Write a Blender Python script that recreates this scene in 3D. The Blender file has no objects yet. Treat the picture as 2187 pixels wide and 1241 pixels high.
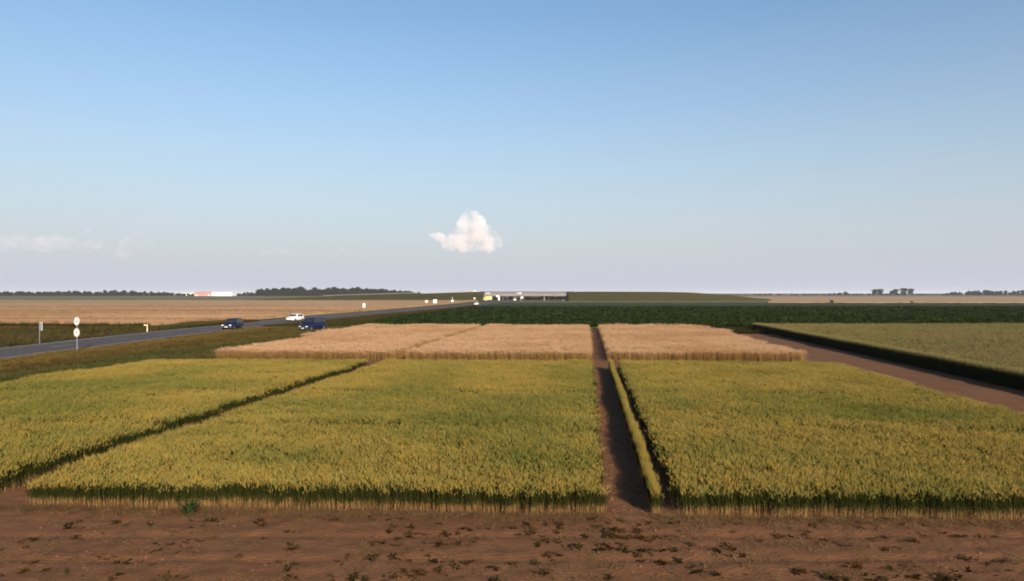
import bpy, bmesh, math, random
import numpy as np
from mathutils import Vector, Matrix, noise as mnoise
R = math.radians
rng = np.random.default_rng(7)
random.seed(7)
S = bpy.context.scene
C = S.collection

# ------------------------------------------------------------------ camera
cam_d = bpy.data.cameras.new('camera'); cam = bpy.data.objects.new('camera', cam_d); C.objects.link(cam)
cam.location = (0, 0, 6.0); cam.rotation_euler = (R(90 + 0.207), 0, 0)
cam_d.sensor_width = 36; cam_d.lens = 25.02; cam_d.clip_start = 0.1; cam_d.clip_end = 120000
S.camera = cam

# ------------------------------------------------------------------ sky and sun
SUN_EL, SUN_AZ = 20.5, 157.0           # azimuth clockwise from +Y (the view direction): behind the camera, to its right
world = bpy.data.worlds.new('World'); S.world = world; world.use_nodes = True
wn = world.node_tree; wn.nodes.clear()
sky = wn.nodes.new('ShaderNodeTexSky'); sky.sky_type = 'NISHITA'; sky.sun_disc = False
sky.sun_elevation = R(SUN_EL); sky.sun_rotation = R(SUN_AZ)
sky.altitude = 100; sky.air_density = 1.4; sky.dust_density = 0.8; sky.ozone_density = 5.0
bg = wn.nodes.new('ShaderNodeBackground'); bg.inputs[1].default_value = 0.074
wo = wn.nodes.new('ShaderNodeOutputWorld')
# summer haze: the sky pales to lavender grey towards the horizon, all the way round
wtc = wn.nodes.new('ShaderNodeTexCoord'); wsep = wn.nodes.new('ShaderNodeSeparateXYZ'); wrp = wn.nodes.new('ShaderNodeValToRGB'); wmx = wn.nodes.new('ShaderNodeMix'); wmx.data_type = 'RGBA'
wn.links.new(wtc.outputs['Generated'], wsep.inputs[0]); wn.links.new(wsep.outputs['Z'], wrp.inputs[0])
wel = wrp.color_ramp.elements
while len(wel) < 6: wel.new(.5)
for e_, (p_, v_) in zip(wel, ((0, 1.0), (.03, .93), (.112, .64), (.24, .27), (.36, .08), (.6, 0.0))): e_.position = p_; e_.color = (v_, v_, v_, 1)
wn.links.new(wrp.outputs[0], wmx.inputs[0]); wn.links.new(sky.outputs[0], wmx.inputs[6]); wmx.inputs[7].default_value = (3.75, 3.92, 4.5, 1)
wn.links.new(wmx.outputs[2], bg.inputs[0]); wn.links.new(bg.outputs[0], wo.inputs[0])
sd = bpy.data.lights.new('sun', 'SUN'); sd.energy = 5.0; sd.angle = R(0.55); sd.color = (1.0, 0.86, 0.68)
sun = bpy.data.objects.new('sun', sd); C.objects.link(sun)
_az, _el = R(SUN_AZ), R(SUN_EL)
to_sun = Vector((math.sin(_az) * math.cos(_el), math.cos(_az) * math.cos(_el), math.sin(_el)))
sun.rotation_euler = to_sun.to_track_quat('Z', 'Y').to_euler(); sun.location = (20, -30, 40)
S.view_settings.view_transform = 'Standard'; S.view_settings.look = 'None'
S.view_settings.exposure = 1.05; S.view_settings.gamma = 1.0; S.view_settings.use_curve_mapping = False
S.render.engine = 'CYCLES'
cy = S.cycles
cy.max_bounces = 24; cy.diffuse_bounces = 3; cy.glossy_bounces = 2; cy.transmission_bounces = 4; cy.transparent_max_bounces = 8
cy.volume_bounces = 20; cy.filter_width = 1.9
try: cy.use_denoising = True
except Exception: pass

# ------------------------------------------------------------------ helpers
ALB = .80                               # overall reflectance of the place's surfaces
def vnoise(x, y, s, seed=0):
    """smooth value noise in 0..1, numpy arrays"""
    x = np.asarray(x, float) / s; y = np.asarray(y, float) / s
    xi = np.floor(x).astype(np.int64); yi = np.floor(y).astype(np.int64)
    fx = x - xi; fy = y - yi; fx = fx*fx*(3-2*fx); fy = fy*fy*(3-2*fy)
    def h(a, b):
        n = (a*374761393 + b*668265263 + seed*982451653) & 0xffffffff
        n = ((n ^ (n >> 13)) * 1274126177) & 0xffffffff
        return ((n ^ (n >> 16)) & 0xffff) / 65535.0
    return (h(xi, yi)*(1-fx) + h(xi+1, yi)*fx)*(1-fy) + (h(xi, yi+1)*(1-fx) + h(xi+1, yi+1)*fx)*fy

def fbm(x, y, s, seed=0, o=3):
    v = 0; a = .5; t = 0
    for k in range(o):
        v = v + a*vnoise(x, y, s/2**k, seed+k*17); t += a; a *= .5
    return v/t

def tag(o, label=None, cat=None, group=None, kind=None):
    if label: o['label'] = label
    if cat: o['category'] = cat
    if group: o['group'] = group
    if kind: o['kind'] = kind
    return o

def empty(name, loc=(0,0,0), rz=0):
    o = bpy.data.objects.new(name, None); C.objects.link(o); o.location = loc; o.rotation_euler = (0,0,rz)
    o.empty_display_size = .3
    return o

def mesh_obj(name, verts, faces, mat, parent=None, smooth=False, cols=None, link=True):
    me = bpy.data.meshes.new(name); me.from_pydata([tuple(v) for v in verts], [], faces); me.update()
    if mat: me.materials.append(mat)
    if smooth: me.polygons.foreach_set('use_smooth', [True]*len(me.polygons))
    if cols is not None:
        ca = me.color_attributes.new('col', 'FLOAT_COLOR', 'POINT')
        a = np.ones((len(verts), 4), np.float32); a[:, :3] = np.asarray(cols); ca.data.foreach_set('color', a.ravel())
    o = bpy.data.objects.new(name, me)
    if link: C.objects.link(o)
    if parent: o.parent = parent
    return o

class MB:
    def __init__(s): s.v = []; s.f = []; s.c = []
    def add(s, v, f, c=None):
        b = len(s.v); s.v += [tuple(p) for p in v]; s.f += [tuple(i+b for i in q) for q in f]
        if c is not None: s.c += [c]*len(v) if not isinstance(c[0], (list, tuple)) else list(c)
        return s
    def box(s, c, d, taper=(1,1), rz=0):
        x, y, z = (k/2 for k in d); tx, ty = taper; v = []
        for k, (ax, ay) in ((-z, (1,1)), (z, (tx, ty))):
            for sx, sy in ((-1,-1),(1,-1),(1,1),(-1,1)):
                px, py = sx*x*ax, sy*y*ay
                v.append((c[0]+px*math.cos(rz)-py*math.sin(rz), c[1]+px*math.sin(rz)+py*math.cos(rz), c[2]+k))
        return s.add(v, [(3,2,1,0),(4,5,6,7),(0,1,5,4),(1,2,6,5),(2,3,7,6),(3,0,4,7)])
    def tube(s, p0, p1, r0, r1, n=8):
        p0, p1 = Vector(p0), Vector(p1); d = (p1-p0).normalized()
        a = d.orthogonal().normalized(); b = d.cross(a); v = []
        for p, r in ((p0, r0), (p1, r1)):
            for i in range(n):
                t = 2*math.pi*i/n; v.append(p + a*(r*math.cos(t)) + b*(r*math.sin(t)))
        f = [(i, (i+1)%n, n+(i+1)%n, n+i) for i in range(n)] + [tuple(range(n))[::-1], tuple(range(n, 2*n))]
        return s.add(v, f)
    def build(s, name, mat, parent=None, smooth=False, link=True, bevel=0):
        o = mesh_obj(name, s.v, s.f, mat, parent, smooth, s.c if s.c else None, link)
        if bevel:
            m = o.modifiers.new('bevel', 'BEVEL'); m.width = bevel; m.segments = 2; m.limit_method = 'ANGLE'
        return o

def nodes_of(name):
    m = bpy.data.materials.new(name); m.use_nodes = True
    nt = m.node_tree; bs = nt.nodes['Principled BSDF']
    return m, nt, bs

def plain(name, col, rough=.6, metal=0, spec=.4, var=.12, scale=6.0, bump=0.0, coat=0):
    """a colour with mild noise variation in object space and optional bump"""
    m, nt, bs = nodes_of(name)
    tc = nt.nodes.new('ShaderNodeTexCoord'); n = nt.nodes.new('ShaderNodeTexNoise'); n.inputs['Scale'].default_value = scale; n.inputs['Detail'].default_value = 4
    nt.links.new(tc.outputs['Object'], n.inputs['Vector'])
    r = nt.nodes.new('ShaderNodeValToRGB')
    r.color_ramp.elements[0].position = .3; r.color_ramp.elements[1].position = .7
    col = [c*ALB for c in col]
    r.color_ramp.elements[0].color = [c*(1-var) for c in col]+[1]; r.color_ramp.elements[1].color = [min(1, c*(1+var)) for c in col]+[1]
    nt.links.new(n.outputs['Fac'], r.inputs[0]); nt.links.new(r.outputs[0], bs.inputs['Base Color'])
    bs.inputs['Roughness'].default_value = rough; bs.inputs['Metallic'].default_value = metal
    bs.inputs['Specular IOR Level'].default_value = spec
    if coat: bs.inputs['Coat Weight'].default_value = coat; bs.inputs['Coat Roughness'].default_value = .08
    if bump:
        b = nt.nodes.new('ShaderNodeBump'); b.inputs['Strength'].default_value = bump; b.inputs['Distance'].default_value = .05
        nt.links.new(n.outputs['Fac'], b.inputs['Height']); nt.links.new(b.outputs[0], bs.inputs['Normal'])
    return m

def land(name, stops, scales=(0.02, 0.4, 6.0), weights=(.5, .3, .2), stretch=(1,1,1), rough=.95, bump=.5, bdist=.05, rot=0):
    """ground cover: several sizes of world-space noise through a colour ramp"""
    m, nt, bs = nodes_of(name)
    g = nt.nodes.new('ShaderNodeNewGeometry'); mp = nt.nodes.new('ShaderNodeMapping')
    mp.inputs['Scale'].default_value = stretch; mp.inputs['Rotation'].default_value = (0, 0, rot)
    nt.links.new(g.outputs['Position'], mp.inputs['Vector'])
    acc = None; last = None
    for sc, w in zip(scales, weights):
        n = nt.nodes.new('ShaderNodeTexNoise'); n.inputs['Scale'].default_value = sc; n.inputs['Detail'].default_value = 5; n.inputs['Roughness'].default_value = .6
        nt.links.new(mp.outputs[0], n.inputs['Vector'])
        ml = nt.nodes.new('ShaderNodeMath'); ml.operation = 'MULTIPLY_ADD'; ml.inputs[1].default_value = w
        nt.links.new(n.outputs['Fac'], ml.inputs[0])
        if acc is not None: nt.links.new(acc.outputs[0], ml.inputs[2])
        else: ml.inputs[2].default_value = 0
        acc = ml; last = n
    r = nt.nodes.new('ShaderNodeValToRGB'); els = r.color_ramp.elements
    while len(els) < len(stops): els.new(.5)
    for e, (p, c) in zip(els, stops): e.position = p; e.color = (*[k*ALB for k in c], 1)
    nt.links.new(acc.outputs[0], r.inputs[0]); nt.links.new(r.outputs[0], bs.inputs['Base Color'])
    bs.inputs['Roughness'].default_value = rough; bs.inputs['Specular IOR Level'].default_value = .15
    if bump:
        b = nt.nodes.new('ShaderNodeBump'); b.inputs['Strength'].default_value = bump; b.inputs['Distance'].default_value = bdist
        nt.links.new(last.outputs['Fac'], b.inputs['Height']); nt.links.new(b.outputs[0], bs.inputs['Normal'])
    return m

def plant_mat(name, tint, transl=.25):
    """vertex colour of the plant, mixed to another ripeness by the instance attribute 'tone', brightness varied by 'shade'"""
    m = bpy.data.materials.new(name); m.use_nodes = True; nt = m.node_tree; nt.nodes.clear()
    out = nt.nodes.new('ShaderNodeOutputMaterial')
    at = nt.nodes.new('ShaderNodeAttribute'); at.attribute_name = 'col'
    tn = nt.nodes.new('ShaderNodeAttribute'); tn.attribute_type = 'INSTANCER'; tn.attribute_name = 'tone'
    sh = nt.nodes.new('ShaderNodeAttribute'); sh.attribute_type = 'INSTANCER'; sh.attribute_name = 'shade'
    mu = nt.nodes.new('ShaderNodeMix'); mu.data_type = 'RGBA'; mu.blend_type = 'MULTIPLY'; mu.inputs[0].default_value = 1
    nt.links.new(at.outputs['Color'], mu.inputs[6]); mu.inputs[7].default_value = (*tint, 1)
    mx = nt.nodes.new('ShaderNodeMix'); mx.data_type = 'RGBA'
    nt.links.new(tn.outputs['Fac'], mx.inputs[0]); nt.links.new(at.outputs['Color'], mx.inputs[6]); nt.links.new(mu.outputs[2], mx.inputs[7])
    vm = nt.nodes.new('ShaderNodeVectorMath'); vm.operation = 'SCALE'
    al = nt.nodes.new('ShaderNodeMath'); al.operation = 'MULTIPLY'; al.inputs[1].default_value = ALB; nt.links.new(sh.outputs['Fac'], al.inputs[0])
    nt.links.new(mx.outputs[2], vm.inputs[0]); nt.links.new(al.outputs[0], vm.inputs['Scale'])
    d = nt.nodes.new('ShaderNodeBsdfDiffuse'); t = nt.nodes.new('ShaderNodeBsdfTranslucent'); ms = nt.nodes.new('ShaderNodeMixShader'); ms.inputs[0].default_value = transl
    nt.links.new(vm.outputs[0], d.inputs[0]); nt.links.new(vm.outputs[0], t.inputs[0])
    nt.links.new(d.outputs[0], ms.inputs[1]); nt.links.new(t.outputs[0], ms.inputs[2]); nt.links.new(ms.outputs[0], out.inputs[0])
    return m

_gn_cache = {}
def scatter_group(srcs):
    key = tuple(o.name for o in srcs)
    if key in _gn_cache: return _gn_cache[key]
    ng = bpy.data.node_groups.new('scatter', 'GeometryNodeTree')
    ng.interface.new_socket('Geometry', in_out='INPUT', socket_type='NodeSocketGeometry')
    ng.interface.new_socket('Geometry', in_out='OUTPUT', socket_type='NodeSocketGeometry')
    N, L = ng.nodes, ng.links
    gi = N.new('NodeGroupInput'); go = N.new('NodeGroupOutput'); jn = N.new('GeometryNodeJoinGeometry')
    for o in srcs:
        oi = N.new('GeometryNodeObjectInfo'); oi.inputs['Object'].default_value = o; oi.inputs['As Instance'].default_value = False; oi.transform_space = 'ORIGINAL'
        g2 = N.new('GeometryNodeGeometryToInstance'); L.new(oi.outputs['Geometry'], g2.inputs[0]); L.new(g2.outputs[0], jn.inputs[0])
    ip = N.new('GeometryNodeInstanceOnPoints'); L.new(gi.outputs[0], ip.inputs['Points']); L.new(jn.outputs[0], ip.inputs['Instance'])
    ip.inputs['Pick Instance'].default_value = True
    def attr(nm, ty, sock):
        a = N.new('GeometryNodeInputNamedAttribute'); a.data_type = ty; a.inputs['Name'].default_value = nm
        L.new(a.outputs['Attribute'], sock)
    attr('idx', 'INT', ip.inputs['Instance Index']); attr('rot', 'FLOAT_VECTOR', ip.inputs['Rotation']); attr('scl', 'FLOAT_VECTOR', ip.inputs['Scale'])
    L.new(ip.outputs[0], go.inputs[0])
    _gn_cache[key] = ng
    return ng

def scatter(name, pts, srcs, scl, tone=None, shade=None, tilt=.12, rz=None, parent=None):
    n = len(pts); me = bpy.data.meshes.new(name); me.vertices.add(n)
    me.vertices.foreach_set('co', np.asarray(pts, np.float32).ravel())
    def at(nm, ty, arr, key):
        a = me.attributes.new(nm, ty, 'POINT'); a.data.foreach_set(key, np.ascontiguousarray(arr).ravel())
    rot = np.zeros((n, 3), np.float32); rot[:, :2] = rng.normal(0, tilt, (n, 2)); rot[:, 2] = rng.uniform(0, 6.283, n) if rz is None else rz
    at('rot', 'FLOAT_VECTOR', rot, 'vector')
    scl = np.asarray(scl, np.float32)
    if scl.ndim == 1: scl = np.stack([scl]*3, 1)
    at('scl', 'FLOAT_VECTOR', scl, 'vector')
    at('idx', 'INT', rng.integers(0, len(srcs), n).astype(np.int32), 'value')
    at('tone', 'FLOAT', (np.zeros(n) if tone is None else np.clip(tone, 0, 1)).astype(np.float32), 'value')
    at('shade', 'FLOAT', (np.ones(n) if shade is None else shade).astype(np.float32), 'value')
    o = bpy.data.objects.new(name, me); C.objects.link(o)
    md = o.modifiers.new('scatter', 'NODES'); md.node_group = scatter_group(srcs)
    if parent: o.parent = parent
    return o

# ------------------------------------------------------------------ plant sources (geometry used by the crops, not placed in the scene)
def blade(mb, p, ang, L, w, up, droop, col0, col1, seg=3):
    """a drooping leaf blade from p"""
    d = Vector((math.cos(ang), math.sin(ang), 0)); s = Vector((-d.y, d.x, 0)); v = []; c = []
    for i in range(seg+1):
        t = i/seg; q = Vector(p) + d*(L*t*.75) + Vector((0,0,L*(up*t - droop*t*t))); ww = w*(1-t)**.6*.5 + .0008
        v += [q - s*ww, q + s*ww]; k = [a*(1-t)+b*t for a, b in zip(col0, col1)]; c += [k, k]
    mb.add(v, [(2*i, 2*i+1, 2*i+3, 2*i+2) for i in range(seg)], c)

def cereal(seed, n, rad, h, ear_col, stem_top, stem_base, leaf_col, leaf_tip, nleaf=3, ear_len=.085, ear_w=.011, awn=.06, leaf_z=(.2,.62), nod=.5, mat=None, width=.006, hlo=.86, tb=.28):
    r = random.Random(seed); mb = MB()
    for i in range(n):
        a = r.uniform(0, 6.283); q = rad*math.sqrt(r.random()); x, y = q*math.cos(a), q*math.sin(a)
        hh = h*r.uniform(hlo, 1.06); la = r.uniform(0, 6.283); ln = r.uniform(0, .09)
        def P(t): return Vector((x + math.cos(la)*ln*t*t, y + math.sin(la)*ln*t*t, (hh-ear_len*.8)*t))
        wa = r.uniform(0, 3.14); w = Vector((math.cos(wa), math.sin(wa), 0))*width*.5
        ts = (0, tb, tb+.16, 1); cs = (stem_base, stem_base, stem_top, stem_top); v = []; c = []
        for t, k in zip(ts, cs): p = P(t); v += [p-w, p+w]; c += [k, k]
        mb.add(v, [(2*i, 2*i+1, 2*i+3, 2*i+2) for i in range(3)], c)
        # ear: a six-sided spindle, nodding over
        p0 = P(1); d0 = Vector((math.cos(la)*nod, math.sin(la)*nod, 1)).normalized()
        aa = d0.orthogonal().normalized(); bb = d0.cross(aa); v = [p0]; k = [e*r.uniform(.85, 1.15) for e in ear_col]
        for s, rr in ((.35, 1), (.75, .8)):
            for j in range(4):
                th = j*math.pi/2 + s; v.append(p0 + d0*(ear_len*s) + (aa*math.cos(th) + bb*math.sin(th))*ear_w*rr)
        v.append(p0 + d0*ear_len)
        f = [(0, 1+j, 1+(j+1)%4) for j in range(4)] + [(1+j, 5+j, 5+(j+1)%4, 1+(j+1)%4) for j in range(4)] + [(9, 5+(j+1)%4, 5+j) for j in range(4)]
        mb.add(v, f, k)
        for j in range(3 if awn else 0):
            b = p0 + d0*(ear_len*(.3+.25*j)); e = b + (d0 + aa*r.uniform(-.5,.5) + bb*r.uniform(-.5,.5))*(awn+ear_len*.4)
            mb.add([b - aa*.002, b + aa*.002, e], [(0,1,2)], [q*1.1 for q in ear_col])
        for j in range(nleaf):
            t = r.uniform(*leaf_z); p = P(t)
            blade(mb, p, r.uniform(0, 6.283), r.uniform(.14,.26), r.uniform(.010,.016), r.uniform(.2,.9), r.uniform(.6,1.3), [q*r.uniform(.8,1.2) for q in leaf_col], leaf_tip)
    return mb.build('cereal_tuft', mat, link=False)

m_wheat = plant_mat('green_wheat', (.54, .72, .68), .15)
m_gold = plant_mat('ripe_wheat', (.72, .62, .48))
m_rye = plant_mat('tall_rye', (.8, .95, .8))
m_grass = plant_mat('verge_grass', (1.75, 1.12, 1.15))
m_beet = plant_mat('beet_leaf', (1.0, .8, .6), .15)
m_weed = plant_mat('weed_leaf', (2.0, .95, .8), .1)

WE = (.258, .196, .050)
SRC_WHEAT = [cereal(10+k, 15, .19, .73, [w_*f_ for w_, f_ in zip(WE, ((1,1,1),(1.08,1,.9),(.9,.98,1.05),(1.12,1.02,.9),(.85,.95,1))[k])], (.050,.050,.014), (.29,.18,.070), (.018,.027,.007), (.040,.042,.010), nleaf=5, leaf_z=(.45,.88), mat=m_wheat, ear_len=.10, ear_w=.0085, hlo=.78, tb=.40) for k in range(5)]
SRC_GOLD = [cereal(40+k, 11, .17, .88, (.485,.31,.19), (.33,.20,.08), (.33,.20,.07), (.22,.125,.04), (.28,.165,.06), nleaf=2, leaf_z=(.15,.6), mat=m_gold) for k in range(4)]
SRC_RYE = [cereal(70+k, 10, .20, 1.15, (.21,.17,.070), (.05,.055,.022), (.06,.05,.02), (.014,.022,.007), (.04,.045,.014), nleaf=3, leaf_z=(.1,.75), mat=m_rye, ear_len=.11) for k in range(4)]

def grass_tuft(seed, n, h, w, c0, c1, rad=.12):
    r = random.Random(seed); mb = MB()
    for i in range(n):
        a = r.uniform(0, 6.283); q = rad*r.random()
        blade(mb, (q*math.cos(a), q*math.sin(a), 0), a + r.uniform(-.6,.6), h*r.uniform(.6,1.2), w*r.uniform(.7,1.3), r.uniform(.8,1.3), r.uniform(.2,.8), c0, [k*r.uniform(.8,1.3) for k in c1])
    return mb.build('grass_tuft', m_grass, link=False)
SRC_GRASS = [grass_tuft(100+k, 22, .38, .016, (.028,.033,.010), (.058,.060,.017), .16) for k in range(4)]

def rosette(seed, n, L, w, up, c0, c1, mat, name):
    r = random.Random(seed); mb = MB()
    for i in range(n):
        a = i*2.4 + r.uniform(-.3,.3); l = L*r.uniform(.6,1.15); d = Vector((math.cos(a), math.sin(a), 0)); s = Vector((-d.y, d.x, 0)); u = r.uniform(*up)
        v = []; c = []
        for t, ww in ((0,.12), (.35,.7), (.7,1), (1,.1)):
            p = d*(l*t) + Vector((0,0, l*(u*t - .55*u*t*t*r.uniform(.8,1.2)))); v += [p - s*w*ww*.5 + Vector((0,0,.15*w*ww)), p, p + s*w*ww*.5 + Vector((0,0,.15*w*ww))]
            k = [x*(1-t)+y*t for x, y in zip(c0, c1)]; k = [q*r.uniform(.8,1.2) for q in k]; c += [k]*3
        f = []
        for q in range(3):
            b = 3*q; f += [(b, b+1, b+4, b+3), (b+1, b+2, b+5, b+4)]
        mb.add(v, f, c)
    return mb.build(name, mat, link=False)
SRC_BEET = [rosette(130+k, 15, .42, .16, (.7,1.6), (.028,.036,.010), (.024,.042,.012), m_beet, 'beet_rosette') for k in range(4)]
SRC_WEED = [rosette(150+k, 9, .17, .05, (.2,.9), (.030,.024,.012), (.034,.034,.013), m_weed, 'weed_rosette') for k in range(4)]

# ------------------------------------------------------------------ materials of the setting
soil_st = [(.25, (.088,.038,.016)), (.45, (.138,.061,.026)), (.62, (.168,.078,.035)), (.8, (.205,.102,.050))]
m_soil = land('dry_brown_soil', soil_st, (.25, 1.6, 14.0), (.36,.34,.30), stretch=(.45,1.2,1), bump=.9, bdist=.05)
m_ground = land('farmland', [(.3, (.07,.06,.03)), (.5, (.10,.085,.04)), (.7, (.14,.11,.055))], (.002, .01, .2), (.5,.3,.2), bump=0)
m_verge = land('verge_soil', [(.3, (.028,.028,.010)), (.5, (.046,.040,.018)), (.7, (.078,.052,.029))], (.05,.5,5), (.4,.3,.3), bump=.5)
m_asphalt = land('asphalt', [(.3, (.058,.049,.050)), (.55, (.080,.069,.069)), (.75, (.10,.087,.085))], (.05,.6,12), (.4,.3,.3), stretch=(1,.25,1), bump=.25, bdist=.01, rough=.85)
m_shoulder = land('gravel_shoulder', [(.3, (.11,.082,.062)), (.6, (.17,.13,.10)), (.75, (.20,.155,.12))], (.1,1,14), (.3,.3,.4), bump=.5)
m_paint = plain('road_paint', (.36,.35,.33), .8, var=.35, scale=1.5)
m_lf = land('ripe_field', [(.38, (.20,.115,.052)), (.47, (.305,.188,.096)), (.54, (.375,.237,.128)), (.68, (.43,.28,.155))], (.012,.06,1.3), (.42,.33,.25), stretch=(.35,1.6,1), bump=.6, bdist=.3, rot=-.12)
m_gs = land('far_ripe_field', [(.3, (.27,.17,.09)), (.6, (.36,.235,.14)), (.8, (.38,.26,.16))], (.006,.03,.4), (.4,.3,.3), stretch=(.3,1,1), bump=.4, bdist=.3)
m_fg = land('far_green_field', [(.3, (.085,.082,.036)), (.6, (.12,.115,.052)), (.8, (.15,.13,.065))], (.002,.01,.2), (.4,.3,.3), stretch=(.25,1,1), bump=0)
m_beetbase = land('beet_canopy', [(.3, (.018,.026,.008)), (.5, (.025,.039,.012)), (.75, (.038,.051,.017))], (.02,.15,2.0), (.35,.3,.35), stretch=(.5,1,1), bump=1, bdist=.3)
m_emb = land('embankment_grass', [(.3, (.024,.023,.007)), (.5, (.038,.036,.010)), (.75, (.062,.052,.017))], (.01,.08,1.0), (.35,.35,.3), stretch=(.6,1,1), bump=.6, bdist=.2)
m_dirt = land('dirt_lane', [(.3, (.10,.08,.05)), (.7, (.15,.12,.08))], (.02,.2,2), (.4,.3,.3), bump=.3)

def strip_grid(name, ds, xl, xr, ncol, zf, mat, skirt=None, smooth=True):
    """a sheet of rows at distances ds from xl(d) to xr(d)"""
    ds = np.asarray(ds, float); v = []; f = []
    for d in ds:
        xs = np.linspace(xl(d), xr(d), ncol+1); zs = zf(xs, np.full(ncol+1, d))
        v += list(zip(xs, [d]*(ncol+1), zs))
    n = ncol+1
    for i in range(len(ds)-1):
        for j in range(ncol): f.append((i*n+j, i*n+j+1, (i+1)*n+j+1, (i+1)*n+j))
    if skirt is not None:
        rim = [j for j in range(n)] + [i*n+ncol for i in range(1, len(ds))] + [(len(ds)-1)*n+j for j in range(ncol-1, -1, -1)] + [i*n for i in range(len(ds)-2, 0, -1)]
        b = len(v); v += [(v[k][0], v[k][1], skirt) for k in rim]
        for q in range(len(rim)):
            w = (q+1) % len(rim); f.append((rim[q], b+q, b+w, rim[w]))
    return mesh_obj(name, v, f, mat, smooth=smooth)

def geo(a, b, n): return np.exp(np.linspace(math.log(a), math.log(b), n))
def lerp_fn(pts):
    p = np.array(sorted(pts)); return lambda d: np.interp(d, p[:,0], p[:,1])

# ------------------------------------------------------------------ ground
mesh_g = strip_grid('ground', [-3000, -300, 0, 200, 600, 2000, 6000, 16000], lambda d: -16000, lambda d: 16000, 12, lambda x, y: np.full(len(x), -.10), m_ground)
tag(mesh_g, 'flat brown and green farmland stretching to the horizon', 'ground', kind='structure')

def soil_z(x, y):
    z = .042*(fbm(x, y, .42, 3, 3)-.5)*2 + .05*(vnoise(x, y, 3.5, 9)-.5) + .03*np.abs(fbm(x*.5, y*1.6, .9, 13, 2)-.5)*2
    for c in (17.55, 16.0):   # tyre tracks along the headland
        z = z - .035*np.exp(-((y-c-.004*x-.12*(vnoise(x, x*0, 4., 7)-.5))/.17)**2)
    a = x - .105*y
    for c in (-.55, .55):     # wheel ruts along the track on the far side of the plots
        z = z - .05*np.exp(-((a-23.2-c*1.9)/.22)**2)
    return z
xs = np.concatenate([np.arange(-70, -17, 1.5), np.arange(-17, 17.2, .11), np.arange(17.6, 32, .4), np.arange(32.5, 120, 2)])
ys = np.concatenate([np.arange(3, 12, .5), np.arange(12, 25, .11), np.arange(25, 60, .3), np.arange(60, 128, .8)])
X, Y = np.meshgrid(xs, ys); Z = soil_z(X, Y) - np.where(X < np.interp(Y, [0,20,44,58,60,76,107,118,130], [-35.3,-33.5,-30.7,-29.4,-27.2,-27.3,-25.7,-27.5,-28]) + .2, .7, 0); nx = len(xs)
ii, jj = np.meshgrid(np.arange(len(ys)-1), np.arange(nx-1), indexing='ij'); q = (ii*nx+jj).ravel()
so = mesh_obj('soil_track', np.stack([X.ravel(), Y.ravel(), Z.ravel()], 1).tolist(), np.stack([q, q+1, q+nx+1, q+nx], 1).tolist(), m_soil, smooth=True)
tag(so, 'bare brown soil in front of and between the crop plots', 'soil', kind='structure')

# ------------------------------------------------------------------ road
RC = [(-40,-49.8), (40,-50.3), (75,-50.6), (105,-50.6), (130,-49.6), (160,-46.6), (200,-41.5), (250,-35.0), (314,-26.5), (360,-20.5), (430,-13.5), (500,-7.5), (570,-2.0), (700,8), (900,22)]
RW = [(-40,8.4), (105,8.6), (160,10.5), (250,12), (400,12), (900,10)]
_rc = np.array(RC); _rw = np.array(RW)
def smooth_interp(d):
    d = np.asarray(d, float); return sum(np.interp(d+o, _rc[:,0], _rc[:,1]) for o in (-18,-9,0,9,18))/5
def road_w(d): return np.interp(d, _rw[:,0], _rw[:,1])
RD = np.concatenate([np.arange(-40, 300, 6), np.arange(300, 901, 20)])
def ribbon(name, off0, off1, z, mat, d0=-40, d1=900, parent=None, dash=None):
    v = []; f = []
    if dash is None:
        ds = [d for d in RD if d0 <= d <= d1]
        for d in ds:
            c = smooth_interp(d); w = road_w(d)/2; v += [(c+off0(w), d, z), (c+off1(w), d, z)]
        f = [(2*i, 2*i+1, 2*i+3, 2*i+2) for i in range(len(ds)-1)]
    else:
        d = d0
        while d < d1:
            for e in (d, d+dash[0]):
                c = smooth_interp(e); w = road_w(e)/2; v += [(c+off0(w), e, z), (c+off1(w), e, z)]
            k = len(v)-4; f.append((k, k+1, k+3, k+2)); d += dash[1]
    return mesh_obj(name, v, f, mat, parent)
sh = ribbon('road_shoulder', lambda w: -w-1.1, lambda w: w+1.4, .055, m_shoulder); tag(sh, 'pale gravel shoulder on both sides of the road', 'shoulder', kind='structure')
rd = ribbon('road', lambda w: -w, lambda w: w, .075, m_asphalt); tag(rd, 'grey asphalt main road curving toward the overpass', 'road', kind='structure')
ribbon('edge_line', lambda w: -w+.25, lambda w: -w+.42, .081, m_paint, parent=rd)
ribbon('edge_line', lambda w: w-.42, lambda w: w-.25, .081, m_paint, parent=rd)
for d in np.arange(-30, 420, 12.0):
    def seg(d):
        v = []
        for e in (d, d+4):
            c = smooth_interp(e); v += [(c-.07, e, .081), (c+.07, e, .081)]
        return mesh_obj('centre_dash', v, [(0,1,3,2)], m_paint, rd)
    if 40 < d < 320: seg(float(d))

# verges of the road
near_edge = lambda d: smooth_interp(d) + road_w(d)/2 + .9
far_edge = lambda d: smooth_interp(d) - road_w(d)/2 - .7
plot_left = lerp_fn([(0,-35.3),(20,-33.5),(44,-30.7),(58,-29.4),(60,-27.2),(76,-27.3),(107,-25.7),(118,-27.5),(160,-29.6),(200,-26),(294,-19),(365,-13.5),(420,-8),(520,3)])
lf_edge = lerp_fn([(20,-200),(80,-160),(118,-115),(122,-80),(126,-63),(160,-57.5),(230,-49),(330,-39),(430,-29),(560,-20)])
def verge_z(x, y): return .03 + .10*(fbm(x, y, 2.2, 31, 3)-.5) + 0*x
v1 = strip_grid('grass_verge', np.concatenate([np.arange(20, 130, 1.2), np.arange(130, 520, 6)]), near_edge, plot_left, 14,
                lambda x, y: verge_z(x, y) - .10*np.exp(-((np.arange(15)/14-.52)/.16)**2) + .02, m_verge)
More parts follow.
